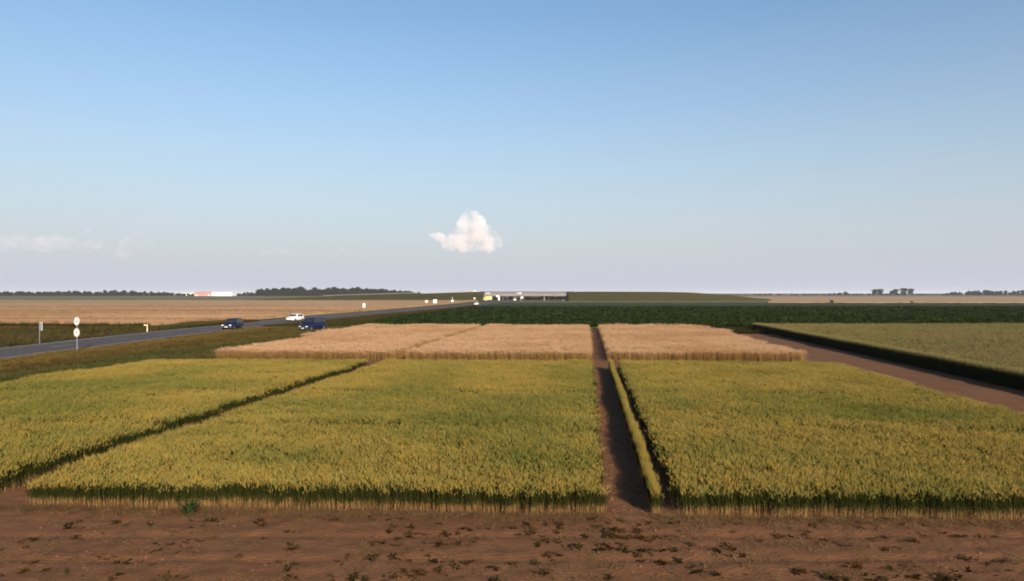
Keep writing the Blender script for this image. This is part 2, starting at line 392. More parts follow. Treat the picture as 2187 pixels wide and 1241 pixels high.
tag(v1, 'rough grass verge with a shallow ditch between road and crop plots', 'verge', kind='structure')
v2 = strip_grid('grass_verge', np.concatenate([np.arange(20, 130, 1.5), np.arange(130, 560, 6)]), lf_edge, far_edge, 16,
                lambda x, y: verge_z(x, y), m_verge)
tag(v2, 'weedy green verge between the road and the ripe field beyond', 'verge', kind='structure')

def grass_points(d0, d1, n, fl, fr, pw=1.0):
    d = d0 + (d1-d0)*rng.random(n)**pw; t = rng.random(n); x = fl(d) + (fr(d)-fl(d))*t
    return x, d, t
x, d, t = grass_points(40, 125, 30000, near_edge, plot_left)
tn = np.clip(fbm(x*.6, d*.25, 5, 5)*1.8 - .75 + 1.35*np.exp(-(t/.42)**2), 0, 1)
hs = (.5 + .9*fbm(x, d, 4, 8)) * (1.0 - .35*np.exp(-((t-.1)/.1)**2))
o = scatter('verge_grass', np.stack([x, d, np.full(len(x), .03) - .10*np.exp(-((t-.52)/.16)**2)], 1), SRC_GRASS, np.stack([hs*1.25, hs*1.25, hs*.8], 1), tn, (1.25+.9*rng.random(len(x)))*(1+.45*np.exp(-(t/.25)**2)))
tag(o, 'mixed green and dry brown grass in the strip between road and plots', 'grass', kind='stuff')
x, d, t = grass_points(36, 118, 7000, lambda d: plot_left(d)-5.5, lambda d: plot_left(d)-.4)
o = scatter('verge_grass', np.stack([x, d, np.full(len(x), -.05)], 1), SRC_GRASS, np.stack([1.3+.5*rng.random(len(x)), 1.3+.5*rng.random(len(x)), .55+.5*rng.random(len(x))], 1), np.clip(fbm(x*.6, d*.3, 4, 55)*1.6-.85, 0, .5), 1.2+.8*rng.random(len(x)))
tag(o, 'green grass strip along the outer edges of the plots', 'grass', kind='stuff')
x, d, t = grass_points(125, 330, 9000, near_edge, plot_left, 1.5)
o = scatter('verge_grass', np.stack([x, d, np.zeros(len(x))], 1), SRC_GRASS, .9 + .9*rng.random(len(x)), np.clip(fbm(x, d, 14, 5)*2-.6, 0, 1), .75+.5*rng.random(len(x)))
tag(o, 'short green grass along the road beside the dark beet field', 'grass', kind='stuff')
x, d, t = grass_points(60, 150, 15000, lf_edge, far_edge)
tn = np.clip(fbm(x*.5, d, 7, 15)*2.8-1.0, 0, 1)
hs = .8 + 1.5*fbm(x, d, 9, 18)
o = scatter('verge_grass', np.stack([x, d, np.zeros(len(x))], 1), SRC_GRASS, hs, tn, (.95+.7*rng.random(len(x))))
tag(o, 'tall weedy grass with brown patches beyond the asphalt road', 'grass', kind='stuff')

# ------------------------------------------------------------------ crop plots
def plot_xy(a, b):
    D = b - .045*a; return a + .105*D, D

PATCH = [(-6.9,23.2,2.0,1.2,.8), (.9,22.6,2.0,1.5,.85), (16.8,31.0,3.2,1.6,.9), (7.4,24.2,2.2,1.6,.6), (2.6,36,3.5,2.4,.5), (-11.5,27.2,3,1.5,.5), (8.7,39.5,1.2,.5,.9), (9.6,43,1.0,.5,.9), (12,31.5,5,1.6,.5), (-1,30.2,4,.9,.45), (-20,33,5,2.5,.5), (-24,42,5,2,.4)]
def wheat_tone(x, y):
    t = (fbm(x, y*.8, 5.5, 21, 3)-.40)*2.2 + (fbm(x, y, 1.3, 23, 2)-.5)*.5
    t = np.clip(t, 0, .75)
    for px, py, sx, sy, k in PATCH: t = t + k*np.exp(-((x-px)/sx)**2 - ((y-py)/sy)**2)
    return t

def crop_plot(name, label, cat, a0, a1, b0, b1, dens, srcs, tone_f, hmod=lambda x, y: 1, hvar=.16, edge=.26, seams=(), zero=0.0, wav=(0,0), shade=(.90, 1.10), widen=1.0, round_corner=0, steps=()):
    st = 1/math.sqrt(dens); na, nb = int((a1-a0)/st)+1, int((b1-b0)/st)+1
    A, B = np.meshgrid(a0 + (np.arange(na)+.5)*st, b0 + (np.arange(nb)+.5)*st)
    A = A.ravel() + rng.uniform(-.5,.5, A.size)*st; B = B.ravel() + rng.uniform(-.5,.5, B.size)*st
    step = np.zeros(len(A))
    if steps:
        for (sb0, sb1, so_) in steps: step = np.where((B >= sb0) & (B < sb1), so_, step)
    lo = a0 + wav[0]*(fbm(B, B*0, 4.5, 41, 2)-.5)*2 + edge*(rng.random(len(A))-.5)
    hi = a1 + step + .5*wav[1]*(vnoise(B, B*0, 1.4, 49)-.5) + wav[1]*(fbm(B, B*0+9, 4.0, 43, 2)-.5)*2 + edge*(rng.random(len(A))-.5)
    k = (A > lo) & (A < hi) & (B > b0 + edge*rng.random(len(A)))
    for s, w in seams: k &= ~((np.abs(B - s - .2*(vnoise(A, A*0, 2.0, 5)-.5)) < w) & (rng.random(len(A)) < .85))
    if round_corner:
        k &= ~((A < a0+round_corner) & (B < b0+round_corner) & ((A-a0-round_corner)**2 + (B-b0-round_corner)**2 > round_corner**2))
    A, B = A[k], B[k]; x, y = plot_xy(A, B); n = len(x)
    h = (1 + .16*(fbm(x, y, 2.5, 61, 2)-.5)*2 + .06*(vnoise(x, y, .8, 65)-.5))*(1-hvar/2+hvar*rng.random(n))*hmod(x, y)
    # thinner, shorter plants right at the plot's edge
    e = np.minimum(np.minimum(A-a0, a1-A), B-b0); h = h*np.where(e < .12, .93, 1)
    w = widen*np.ones(n)
    o = scatter(name, np.stack([x, y, np.zeros(n)], 1), srcs, np.stack([w, w, h], 1), tone_f(x, y) + .18*(rng.random(n)-.5), rng.uniform(shade[0], shade[1], n), tilt=.075)
    tag(o, label, cat, kind='stuff'); return o

SE = ((28.7, .24), (38.6, .28), (47.5, .16))
b_back = 55.8
WG = lambda x, y: wheat_tone(x, y)
# each cereal plot is one mass of plants; near halves are sown denser than far halves
def two(name, label, a0, a1, split, dn, df, **kw):
    return crop_plot(name, label, 'crop plot', a0, a1, 19.2, b_back, dn, SRC_WHEAT, WG, seams=SE, **kw)
two('wheat_plot', 'yellow-green wheat plot between the two bare paths', -16.0, .34, 36, 24, 16, round_corner=.8, wav=(.12,.05))
two('wheat_plot', 'yellow-green wheat plot beside the grass verge of the road', -35.0, -17.45, 36, 20, 16, wav=(.3,.12))
two('wheat_plot', 'wide yellow-green wheat plot beside the bare soil track', 2.52, 19.3, 36, 24, 16, wav=(.04,.55), steps=((0,28.7,.5),(28.7,33.5,-.1),(33.5,38.6,.75),(38.6,43,-.35),(43,47.5,.55),(47.5,52,-.15),(52,60,.3)))
crop_plot('wheat_row', 'narrow single wheat row split off along the bare path', 'crop row', 1.80, 1.95, 19.3, b_back, 420, SRC_WHEAT, lambda x, y: WG(x, y)*.6, edge=.02, widen=.34, hvar=.3)

GT = lambda x, y: np.clip((fbm(x, y*.6, 6, 81, 3)-.45)*1.8, 0, .6)
GS = ((73.5,.1), (96,.2), (106,.25))
cols = [(-34.6, -17.3, 'beside the road verge', (.5,.15)), (-16.1, .34, 'between the two paths', (.1,.05)), (1.95, 19.0, 'beside the bare soil track', (.05,.7))]
for a0, a1, w, wv in cols:
    crop_plot('ripe_wheat_plot', 'pale golden ripe wheat plot '+w+', bordering the green wheat', 'crop plot', a0 + (1.2 if a0 < -30 else 0), a1, 62.3, 86.0, 13, SRC_GOLD, GT, seams=GS, wav=wv, edge=.2, widen=1.3, hvar=.3, steps=((66,72,.5),(72,80,-.6),(80,90,.3)) if a1 > 10 else ())
    crop_plot('ripe_wheat_plot', 'pale golden ripe wheat plot '+w+', bordering the dark beet field', 'crop plot', a0 - (1.6 if a0 < -30 else 0), a1 + (.6 if a1 > 10 else 0), 87.8, 115.5, 9, SRC_GOLD, GT, seams=GS, wav=wv, edge=.25, widen=1.55, hvar=.3, steps=((0,96,-.5),(96,106,.6),(106,120,-1.2)) if a1 > 10 else ())

# tall rye across the soil track
def rye():
    d = []; 
    for (d0, d1, dens) in ((34, 60, 9), (60, 115, 6)):
        n = int((d1-d0)*(95)*dens); a = 26.9 + 95*rng.random(n); y = d0 + (d1-d0)*rng.random(n); d.append(np.stack([a, y], 1))
    # a denser hem along the track and along the far end
    n = 9000; y = 34 + 81*rng.random(n); d.append(np.stack([26.9 + .9*rng.random(n)**1.3, y], 1))
    q = np.concatenate(d); a, y = q[:,0], q[:,1]; x = a + .105*y
    keep = x < .80*y + 6; a, y, x = a[keep], y[keep], x[keep]
    k = a > 26.9 + .25*(vnoise(y, y*0, 2.2, 3)-.5); x, y = x[k], y[k]; n = len(x)
    h = .92 + .1*rng.random(n) + .1*(fbm(x, y, 5, 91, 2)-.5)
    o = scatter('rye_field', np.stack([x, y, np.zeros(n)], 1), SRC_RYE, np.stack([np.full(n,1.5), np.full(n,1.5), h], 1), np.clip((fbm(x, y*.7, 7, 95)-.4)*2, 0, 1), rng.uniform(.85,1.15,n), tilt=.05)
    tag(o, 'tall grey-green rye field with a dark shaded edge across the soil track', 'crop field', kind='stuff')
rye()

# ripe field beyond the road
lf_left = lambda d: -.95*d - 40
zt = lambda amp, sc, base, sd_: (lambda x, y: base + amp*(rng.random(len(x))-.5) + amp*1.4*(fbm(x, y, sc, sd_, 2)-.5))
lf_near = lerp_fn([(-500,205),(-330,185),(-160,152),(-98,139),(-64,126),(-57,160),(-49,230),(-39,330)])
lf = strip_grid('ripe_field', geo(124, 548, 150), lf_left, lambda d: float(np.interp(d, [124,126,160,230,330,430,560], [-66,-64,-58.5,-50,-40,-31,-26])), 170, lambda x, y: np.where(y < 125 + np.clip(-64-x, 0, 400)*.20, -.45, .62) + .22*(rng.random(len(x))-.5) + .2*(fbm(x, y, 9, 71, 2)-.5), m_lf, skirt=-.05, smooth=False)
tag(lf, 'wide flat field of ripe golden grain beyond the road', 'crop field', kind='structure')
n = 22000; d = 124 + 150*rng.random(n)**1.7; x = lf_left(d) + (np.interp(d, [124,126,160,230,330], [-66,-64,-58.5,-50,-40]) - lf_left(d))*rng.random(n)**.7
k = d > 127 + np.clip(-64-x, 0, 400)*.20; x, d = x[k], d[k]
o = scatter('ripe_grain', np.stack([x, d, np.zeros(len(x))], 1), SRC_GOLD, np.stack([np.full(len(x), 2.2), np.full(len(x), 2.2), .85+.2*rng.random(len(x))], 1), np.clip((fbm(x*.10, d, 4, 19)-.45)*3.2, 0, 1), (.80+.25*rng.random(len(x)))*(1-.35*(fbm(x*.06, d, 6, 29) > .58)))
tag(o, 'standing ears of ripe golden grain in the field beyond the road', 'grain', kind='stuff')

# dark weeds along the near margin of the ripe field
n = 4200; x = -64 - 330*rng.random(n)**1.5; d = 125 + np.clip(-64-x, 0, 400)*.20 - 3.5*rng.random(n) + .5
o = scatter('margin_weeds', np.stack([x, d, np.zeros(n)], 1), SRC_GRASS, 1.5+1.3*rng.random(n), np.clip(fbm(x, d, 9, 33)*2-.5, 0, 1), .55+.5*rng.random(n))
tag(o, 'dark weeds along the near margin of the ripe golden field', 'weeds', kind='stuff')

# dark green beet field
bl = lerp_fn([(117,-25.5),(160,-28),(200,-24.3),(294,-17.3),(365,-12),(400,-8),(440,20)])
br = lambda d: 60 + .80*d
bt = strip_grid('beet_field', geo(117.5, 412, 120), bl, br, 170, lambda x, y: .38 + .3*(rng.random(len(x))-.5) + .25*(fbm(x, y, 5, 77, 2)-.5), m_beetbase, skirt=-.05, smooth=False)
tag(bt, 'dark green sugar beet field behind the ripe wheat plots', 'crop field', kind='structure')
n = 34000; d = 118 + 180*rng.random(n)**1.6; x = bl(d) + (np.minimum(br(d), .8*d)-bl(d))*rng.random(n)
o = scatter('beet_leaves', np.stack([x, d, np.full(n, .22)], 1), SRC_BEET, 1.15+.5*rng.random(n), np.clip(fbm(x, d, 12, 25)*1.5-.5, 0, 1), .6+.6*rng.random(n), tilt=.2)
tag(o, 'upright dark green beet leaves covering the near part of the beet field', 'beet leaves', kind='stuff')
# rough weeds at the corner between rye, soil track and beet field
n = 5000; d = 104 + 14*rng.random(n); x = 30 + 62*rng.random(n) - 32*(d < 112)*0; k = (x - .105*d > 19.8) & (x - .105*d < 27.5) ; x, d = x[k], d[k]
o = scatter('field_corner_weeds', np.stack([x, d, np.zeros(len(x))], 1), SRC_GRASS, 1.0+1.0*rng.random(len(x)), .3*rng.random(len(x)), .5+.5*rng.random(len(x)))
tag(o, 'dark green weeds at the end of the soil track', 'weeds', kind='stuff')

# far fields
f1 = strip_grid('far_field', [552, 700, 1000, 1480, 2600], lambda d: -1.0*d-200, lambda d: -60+0*d, 10, lambda x, y: np.full(len(x), -.02), m_fg); tag(f1, 'pale green far field in front of the dense wood', 'field', kind='structure')
f2 = strip_grid('far_ripe_field', geo(416, 1150, 30), lambda d: np.interp(d, [416,480,560,660,1150], [150,172,205,238,360]), lambda d: d*1.0+60, 60, lambda x, y: .55 + .3*(rng.random(len(x))-.5), m_gs, skirt=-.05, smooth=False); tag(f2, 'pale golden grain strip beyond the dark beet field', 'field', kind='structure')
f3 = strip_grid('far_field', [1152, 1500, 2000, 2700], lambda d: 200, lambda d: d*1.1+100, 8, lambda x, y: np.full(len(x), .02), m_fg); tag(f3, 'thin green field strip below the far trees beyond the golden grain', 'field', kind='structure')
f4 = strip_grid('grass_strip', np.arange(414, 556, 8), lambda d: np.interp(d, [414,480,556], [-4,2,8]), lambda d: np.interp(d, [414,416,480,556],[330,150,170,202]), 30, lambda x, y: .02+.15*(fbm(x,y,8,12,2)-.5), m_fg); tag(f4, 'olive grass strip between the beet field and the embankment', 'grass strip', kind='structure')
ln = strip_grid('dirt_lane', [0,1], lambda d: 0, lambda d: 0, 1, lambda x, y: x*0, m_dirt)
bpy.data.objects.remove(ln)
lv = []; 
for i in range(30):
    t = i/29; xx = -12 + 190*t; yy = 448 + 26*t + 6*math.sin(t*4); lv += [(xx, yy, .20), (xx, yy+7, .20)]
ln = mesh_obj('dirt_lane', lv, [(2*i, 2*i+2, 2*i+3, 2*i+1) for i in range(29)], m_dirt); tag(ln, 'pale unpaved lane in front of the grass embankment', 'lane', kind='structure')

# ------------------------------------------------------------------ embankment and overpass
def embankment(name, label, prof, y0=560., half=7., slope=1.8):
    v = []; f = []
    N_ = 60; px = np.array(prof)
    for x in np.linspace(px[0,0], px[-1,0], N_):
        z = float(np.interp(x, px[:,0], px[:,1])); w = half + slope*max(z, 0)
        r_ = lambda: .5*(random.random()-.5)*(z > .5)
        v += [(x, y0+10-w, -.08), (x, y0+10-half-slope*z*.5+r_(), z*.5+.3*r_()), (x, y0+10-half, z), (x, y0+10+half, z), (x, y0+10+w, -.08)]
    n = 5
    for i in range(N_-1):
        for j in range(4): f.append((i*n+j, (i+1)*n+j, (i+1)*n+j+1, i*n+j+1))
    f += [(4,3,2,1,0), tuple((N_-1)*n+j for j in range(5))]
    o = mesh_obj(name, v, f, m_emb, smooth=False); tag(o, label, 'embankment', kind='structure'); return o
embankment('embankment', 'long grassy ramp climbing to the overpass beside the ripe field', [(-230,-.05), (-190,1.6), (-140,3.6), (-74,5.5), (-34,6.9), (-22,7.0)])
embankment('embankment', 'steep grassy embankment on the beet field side of the overpass', [(44,7.0), (60,7.2), (116,7.0), (140,6.6), (170,4.6), (196,1.6), (212,-.05)])

m_conc = plain('concrete', (.22,.205,.19), .85, var=.15, scale=.4, bump=.2)
m_concd = plain('weathered_concrete', (.16,.145,.14), .9, var=.2, scale=.5)
m_barrier = plain('grey_barrier', (.105,.105,.135), .6, var=.1, scale=.3)
m_steel = plain('galvanised_steel', (.22,.225,.24), .55, metal=.3, var=.1)
br_ = empty('road_overpass', (10, 570, 0)); tag(br_, 'pale concrete road overpass on columns between two grass embankments', 'bridge')
L0, L1 = -34, 38
MB().box((2,0,4.75),(76,13,.5)).build('deck', m_concd, br_)
for s in (-1,1):
    MB().box((2,s*6.6,4.45),(76,.5,1.15)).build('edge_beam', m_conc, br_)
    MB().box((2,s*6.5,5.25),(76,.25,.5)).build('kerb', m_concd, br_)
for k in range(5): MB().box((2,-4.8+k*2.4,4.05),(74,.6,.95)).build('girder', m_concd, br_)
for s in (-1,1):
    rail = MB()
    for k in range(26): rail.box((-35+k*2.96,s*6.5,5.95),(.09,.09,.95))
    for z in (5.75,6.05,6.42): rail.box((2,s*6.5,z),(76,.06,.07))
    rail.build('railing', m_steel, br_)
MB().box((2,6.9,6.4),(76,.12,2.2)).build('noise_barrier', m_barrier, br_)
for k in range(14): MB().box((-34.5+k*5.6,6.8,6.4),(.18,.2,2.3)).build('barrier_post', m_steel, br_)
for cx in (-20, -3, 15.6):
    MB().box((cx,0,3.72),(1.3,11.5,.55)).build('pier_cap', m_conc, br_)
    for yy in (-4.4, 0, 4.4): MB().tube((cx,yy,-.3),(cx,yy,3.45),.5,.46,14).build('column', m_conc, br_, smooth=False)
for s, xx in ((-1,-33.5), (1,36.5)):
    MB().box((xx,0,2.1),(1.6,12.6,4.6)).build('abutment', m_concd, br_)
    w = MB(); a = xx; b = xx - s*7
    w.add([(a,-6.9,4.9),(b,-6.9,-.1),(a,-6.9,-.1),(a,-7.15,4.9),(b,-7.15,-.1),(a,-7.15,-.1)], [(0,1,2),(5,4,3),(0,3,4,1),(1,4,5,2),(2,5,3,0)])
    w.build('wing_wall', m_conc, br_)
# guardrail on the ramps
def guardrail(label, prof):
    g = empty('guardrail', (prof[0][0], 563.5, 0)); tag(g, label, 'guardrail')
    px = np.array(prof); x0, x1 = px[0,0], px[-1,0]; beam = MB(); xs_ = np.linspace(x0, x1, 16)
    for u, w in zip(xs_[:-1], xs_[1:]):
        z0, z1 = np.interp(u, px[:,0], px[:,1])+.75, np.interp(w, px[:,0], px[:,1])+.75
        beam.add([(u-x0,-.06,z0-.16),(w-x0,-.06,z1-.16),(w-x0,-.06,z1+.16),(u-x0,-.06,z0+.16),(u-x0,.0,z0-.16),(w-x0,.0,z1-.16),(w-x0,.0,z1+.16),(u-x0,.0,z0+.16)], [(0,1,2,3),(7,6,5,4),(3,2,6,7),(0,4,5,1)])
    beam.build('rail_beam', m_steel, g)
    for u in np.linspace(x0+1, x1-1, 22):
        z = float(np.interp(u, px[:,0], px[:,1])); MB().box((u-x0,.06,z+.4),(.1,.1,1.0)).build('post', m_steel, g)
guardrail('steel guardrail along the crest of the ramp beside the ripe field', [(-150,3.3), (-140,3.6), (-74,5.5), (-34,6.9), (-30,6.95)])

# ------------------------------------------------------------------ vehicles
def paint(name, col, metal=.3): return plain(name, col, .35, metal=metal, spec=.22, var=.06, scale=1.2, coat=.04)
m_glass = plain('dark_glass', (.018,.020,.026), .08, spec=.8, var=.05)
m_tyre = plain('tyre_rubber', (.02,.02,.021), .85, var=.2)
m_rim = plain('alloy_rim', (.5,.5,.52), .3, metal=.8, var=.05)
m_trim = plain('black_trim', (.025,.025,.028), .6, var=.1)
m_lamp = plain('headlamp_lens', (.75,.75,.76), .12, spec=.8, var=.05)
m_tail = plain('tail_lamp', (.35,.02,.02), .2, var=.05)
m_plate = plain('number_plate', (.78,.78,.75), .5, var=.05)

def loft(st, mat, name, parent, bevel=0.03):
    """st: list of (y, [(x,z) half section from bottom centre outwards to top centre]); mirrored in x"""
    v = []; f = []; n = len(st[0][1])
    ring = 2*n
    for y, sec in st:
        for x, z in sec: v.append((x, y, z))
        for x, z in reversed(sec): v.append((-x, y, z))
    for i in range(len(st)-1):
        for j in range(ring):
            k = (j+1) % ring; f.append((i*ring+j, i*ring+k, (i+1)*ring+k, (i+1)*ring+j))
    f += [tuple(range(ring))[::-1], tuple((len(st)-1)*ring+j for j in range(ring))]
    me = bpy.data.meshes.new(name); bm = bmesh.new()
    vs = [bm.verts.new(p) for p in v]
    for q in f:
        try: bm.faces.new([vs[i] for i in q])
        except ValueError: pass
    bmesh.ops.remove_doubles(bm, verts=bm.verts, dist=.001); bmesh.ops.recalc_face_normals(bm, faces=bm.faces); bm.to_mesh(me); bm.free()
    me.materials.append(mat); o = bpy.data.objects.new(name, me); C.objects.link(o); o.parent = parent
    if bevel:
        m = o.modifiers.new('bevel', 'BEVEL'); m.width = bevel; m.segments = 2; m.limit_method = 'ANGLE'; m.angle_limit = R(25)
    me.polygons.foreach_set('use_smooth', [True]*len(me.polygons))
    return o

def quad(name, pts, mat, parent, th=.02):
    p = [Vector(q) for q in pts]; nn = (p[1]-p[0]).cross(p[-1]-p[0]).normalized()*th; n = len(p)
    v = [q + nn*.5 for q in p] + [q - nn*.5 for q in p]
    f = [tuple(range(n)), tuple(range(2*n-1, n-1, -1))] + [(i, n+i, n+(i+1)%n, (i+1)%n) for i in range(n)]
    return mesh_obj(name, v, f, mat, parent)

def wheel(parent, x, y, r, w=.22):
    s = 1 if x > 0 else -1
    mb = MB(); n = 20; prof = [(-w/2, r*.66), (-w/2, r*.93), (-w*.3, r), (w*.3, r), (w/2, r*.93), (w/2, r*.66)]
    v = []; f = []
    for i in range(n):
        t = 2*math.pi*i/n
        for a, b in prof: v.append((x+a, y+b*math.cos(t), r+b*math.sin(t)))
    m = len(prof)
    for i in range(n):
        for j in range(m-1):
            k = (i+1) % n; f.append((i*m+j, k*m+j, k*m+j+1, i*m+j+1))
    ty = mesh_obj('wheel', v, f, m_tyre, parent)
    rb = MB(); rb.tube((x-s*w*.1, y, r), (x+s*w*.30, y, r), r*.67, r*.66, 16)
    rm = rb.build('rim', m_rim, ty)
    for i in range(5):
        t = 2*math.pi*i/5; MB().box((x+s*w*.33, y+math.cos(t)*r*.32, r+math.sin(t)*r*.32), (.03, r*.12, r*.12)).build('wheel_hole', m_trim, ty)

def car(name, label, cat, loc, rz, mat, L=4.4, W=1.8, H=1.55, kind='hatch', group=None):
    """front towards local -Y"""
    t = empty(name, loc, rz); tag(t, label, cat, group); hw = W/2; y0 = -L/2; y1 = L/2; zb = .24
    hood = .88 if kind != 'van' else 1.12; belt = .98 if kind != 'van' else 1.25
    if kind == 'van': hood_y, ws_y, rt_y, rr_y = y0+.85, y0+1.55, y1-.12, y1-.02
    elif kind == 'sedan': hood_y, ws_y, rt_y, rr_y = y0+1.25, y0+2.0, y1-1.25, y1-.55
    else: hood_y, ws_y, rt_y, rr_y = y0+1.1, y0+1.85, y1-.55, y1-.08
    def sec(w, zl, zt, mid=.55):
        return [(0, zl), (w*.86, zl), (w*.97, zl+.14), (w, zl+(zt-zl)*mid), (w*.95, zt-.05), (w*.86, zt), (0, zt+.02)]
    tail = belt if kind != 'sedan' else .96
    loft([(y0, sec(hw*.80, zb+.06, .60)), (y0+.12, sec(hw*.90, zb, hood-.12)), (y0+.45, sec(hw*.97, zb, hood-.03)), (hood_y, sec(hw, zb, hood+.03)), (ws_y, sec(hw, zb, belt)),
          (0.3, sec(hw, zb, belt)), (y1-.6, sec(hw*.99, zb, tail)), (y1-.12, sec(hw*.94, zb, tail-.03)), (y1, sec(hw*.86, zb+.1, tail-.18))], mat, 'body', t, .04)
    def cab(w, zt): return [(0, belt-.06), (w, belt-.06), (w*.985, belt+.05), (w*.90 if kind != 'van' else w*.95, zt-.06), (w*.80 if kind != 'van' else w*.86, zt), (0, zt+.015)]
    loft([(hood_y-.02, cab(hw*.86, belt-.02)), (ws_y, cab(hw*.94, H-.07)), (ws_y+.35, cab(hw*.95, H)), ((ws_y+rt_y)/2, cab(hw*.95, H)), (rt_y, cab(hw*.93, H-.05)), (rr_y, cab(hw*.86, belt+.02 if kind != 'van' else H-.25))], mat, 'roof', t, .03)
    # glazing, set a little proud of the shell
    s_in = .90 if kind != 'van' else .95
    zt = H-.10; zl = belt+.03
    def wsp(u, k): # point on the screen at width u(-1..1), height k(0..1)
        return (u*hw*(.86*(1-k)+.80*k), hood_y + (ws_y-hood_y)*(.12+.80*k) - .02, (belt-.02) + (H-.09-belt)*(.10+.86*k) + .035)
    quad('windscreen', [wsp(-1,.02), wsp(1,.02), wsp(.96,.97), wsp(-.96,.97)], m_glass, t)
    for s in (-1, 1):
        xa, xb = s*(hw*.955+.006), s*(hw*.945*s_in+.012)
        spans = [(hood_y+.45, (ws_y+rt_y)/2-.25), ((ws_y+rt_y)/2-.17, rt_y-.05)]
        if kind == 'van': spans = [(hood_y+.42, ws_y+.75), (ws_y+.85, ws_y+1.9), (ws_y+2.0, rt_y-.15)]
        for i, (ya, yb) in enumerate(spans):
            yt = ya + (.52 if i == 0 else .02); ye = yb - (.22 if i == len(spans)-1 and kind != 'van' else 0)
            pts = [(xa, ya, zl), (xa, yb, zl), (xb, ye, zt), (xb, yt, zt)]
            quad('side_window', pts if s > 0 else pts[::-1], m_glass, t, .025)
        for yy in (ws_y+.55, ws_y+1.45): MB().box((s*(hw+.008), yy, belt-.12), (.03, .16, .035)).build('door_handle', m_trim, t)
        mm = MB().box((s*(hw+.10), ws_y-.25, belt+.08), (.20, .12, .15)).build('mirror', mat, t, bevel=.03)
        MB().box((s*hw*.66, y0+.085, .70), (.36, .16, .15)).build('headlight', m_lamp, t, bevel=.03)
        MB().box((s*hw*.80, y1-.03, .82), (.22, .10, .28)).build('tail_light', m_tail, t, bevel=.02)
        MB().box((s*hw*.72, y0+.07, .40), (.18, .08, .10)).build('fog_light', m_lamp, t)
    yr0, yr1 = rt_y+.02, rr_y+.03
    quad('rear_window', [(-hw*.74, yr1-.06, belt+.10), (-hw*.72, yr0+.06, H-.14), (hw*.72, yr0+.06, H-.14), (hw*.74, yr1-.06, belt+.10)], m_glass, t)
    MB().box((0, y0+.05, .66), (hw*.82, .07, .14)).build('grille', m_trim, t)
    MB().box((0, y0+.01, .38), (hw*1.2, .12, .16)).build('bumper', m_trim, t, bevel=.02)
    MB().box((0, y0-.06, .44), (.52, .02, .115)).build('number_plate', m_plate, t)
    r = .33 if kind != 'van' else .35
    for s in (-1, 1):
        for yy in (y0+.85, y1-.80):
            wheel(t, s*(hw-.08), yy, r)
    return t

car('passenger_car', 'dark blue hatchback car driving on the road ahead of a white car', 'car', (-46.1, 117.5, .08), R(-4), paint('dark_blue_paint', (.006,.010,.028), 0), L=4.6, W=1.9, H=1.78)
car('passenger_car', 'white estate car on the road partly behind the parked blue van', 'car', (-45.7, 150, .08), R(-14), paint('white_paint', (.72,.72,.74), .0), L=4.5, W=1.8, H=1.55)
car('parked_van', 'dark blue van parked on grass by the ripe wheat', 'van', (-31.9, 114.0, .03), R(-24), paint('navy_paint', (.007,.012,.040), 0), L=4.7, W=1.95, H=2.1, kind='van')
car('passenger_car', 'small white car on the road farther off, near the overpass', 'car', (-17.5, 350, .08), R(-6), paint('white_paint', (.8,.8,.78), .0), L=4.3, W=1.8, H=1.55)
wp = paint('cream_white_paint', (.78,.75,.70), 0)
car('delivery_van', 'white van on the road just in front of the overpass columns', 'van', (2.2, 548, .08), R(-5), wp, L=5.2, W=2.1, H=2.5, kind='van')
for i, (x_, lab) in enumerate(((-19, 'white car crossing the overpass, close to the ramp end'), (5.5, 'white car crossing the overpass above the columns'))):
    car('passenger_car', lab, 'car', (x_, 566.2+i*5, 5.0), R(90 if i == 0 else -90), wp, L=4.4, W=1.8, H=1.65)
car('passenger_car', 'silver white car climbing the grassy ramp to the overpass', 'car', (-31, 566, 6.95), R(90), wp, L=4.6, W=1.85, H=1.7)

def lorry(name, label, loc, rz, cabm, boxm):
    t = empty(name, loc, rz); tag(t, label, 'truck'); 
    cabo = loft([(-3.7, [(0,.5),(1.1,.5),(1.15,.8),(1.15,1.5),(1.12,1.6),(0,1.62)]), (-3.55, [(0,.45),(1.15,.45),(1.2,.8),(1.2,1.6),(1.1,2.75),(0,2.82)]), (-1.9, [(0,.45),(1.15,.45),(1.2,.8),(1.2,1.6),(1.15,2.9),(0,2.95)])], cabm, 'cab', t, .05)
    quad('windscreen', [(-1.02,-3.66,1.55),(1.02,-3.66,1.55),(.98,-3.59,2.5),(-.98,-3.59,2.5)], m_glass, t)
    for s in (-1,1):
        p = [(s*1.215,-3.3,1.6),(s*1.215,-2.3,1.6),(s*1.15,-2.3,2.45),(s*1.15,-3.2,2.45)]; quad('side_window', p if s > 0 else p[::-1], m_glass, t)
        MB().box((s*.85,-3.74,.95),(.35,.1,.2)).build('headlight', m_lamp, t); MB().box((s*1.38,-3.4,2.0),(.2,.12,.5)).build('mirror', m_trim, t)
        for yy in (-2.9, 1.9, 2.9): wheel(t, s*1.0, yy, .46, .3)
    MB().box((0,.6,.75),(1.0,8.0,.3)).build('chassis', m_trim, t)
    MB().box((0,.95,2.15),(2.45,5.6,2.4)).build('cargo_box', boxm, t, bevel=.04)
    MB().box((0,-3.72,.62),(2.1,.15,.3)).build('bumper', m_trim, t); MB().box((0,-3.82,.62),(.52,.02,.12)).build('number_plate', m_plate, t)
lorry('box_lorry', 'pale yellow box lorry near the grass ramp before the overpass', (-18.5, 536, .1), R(-38), paint('yellow_paint', (.72,.60,.16), 0), plain('yellow_box', (.75,.66,.30), .5, var=.06))

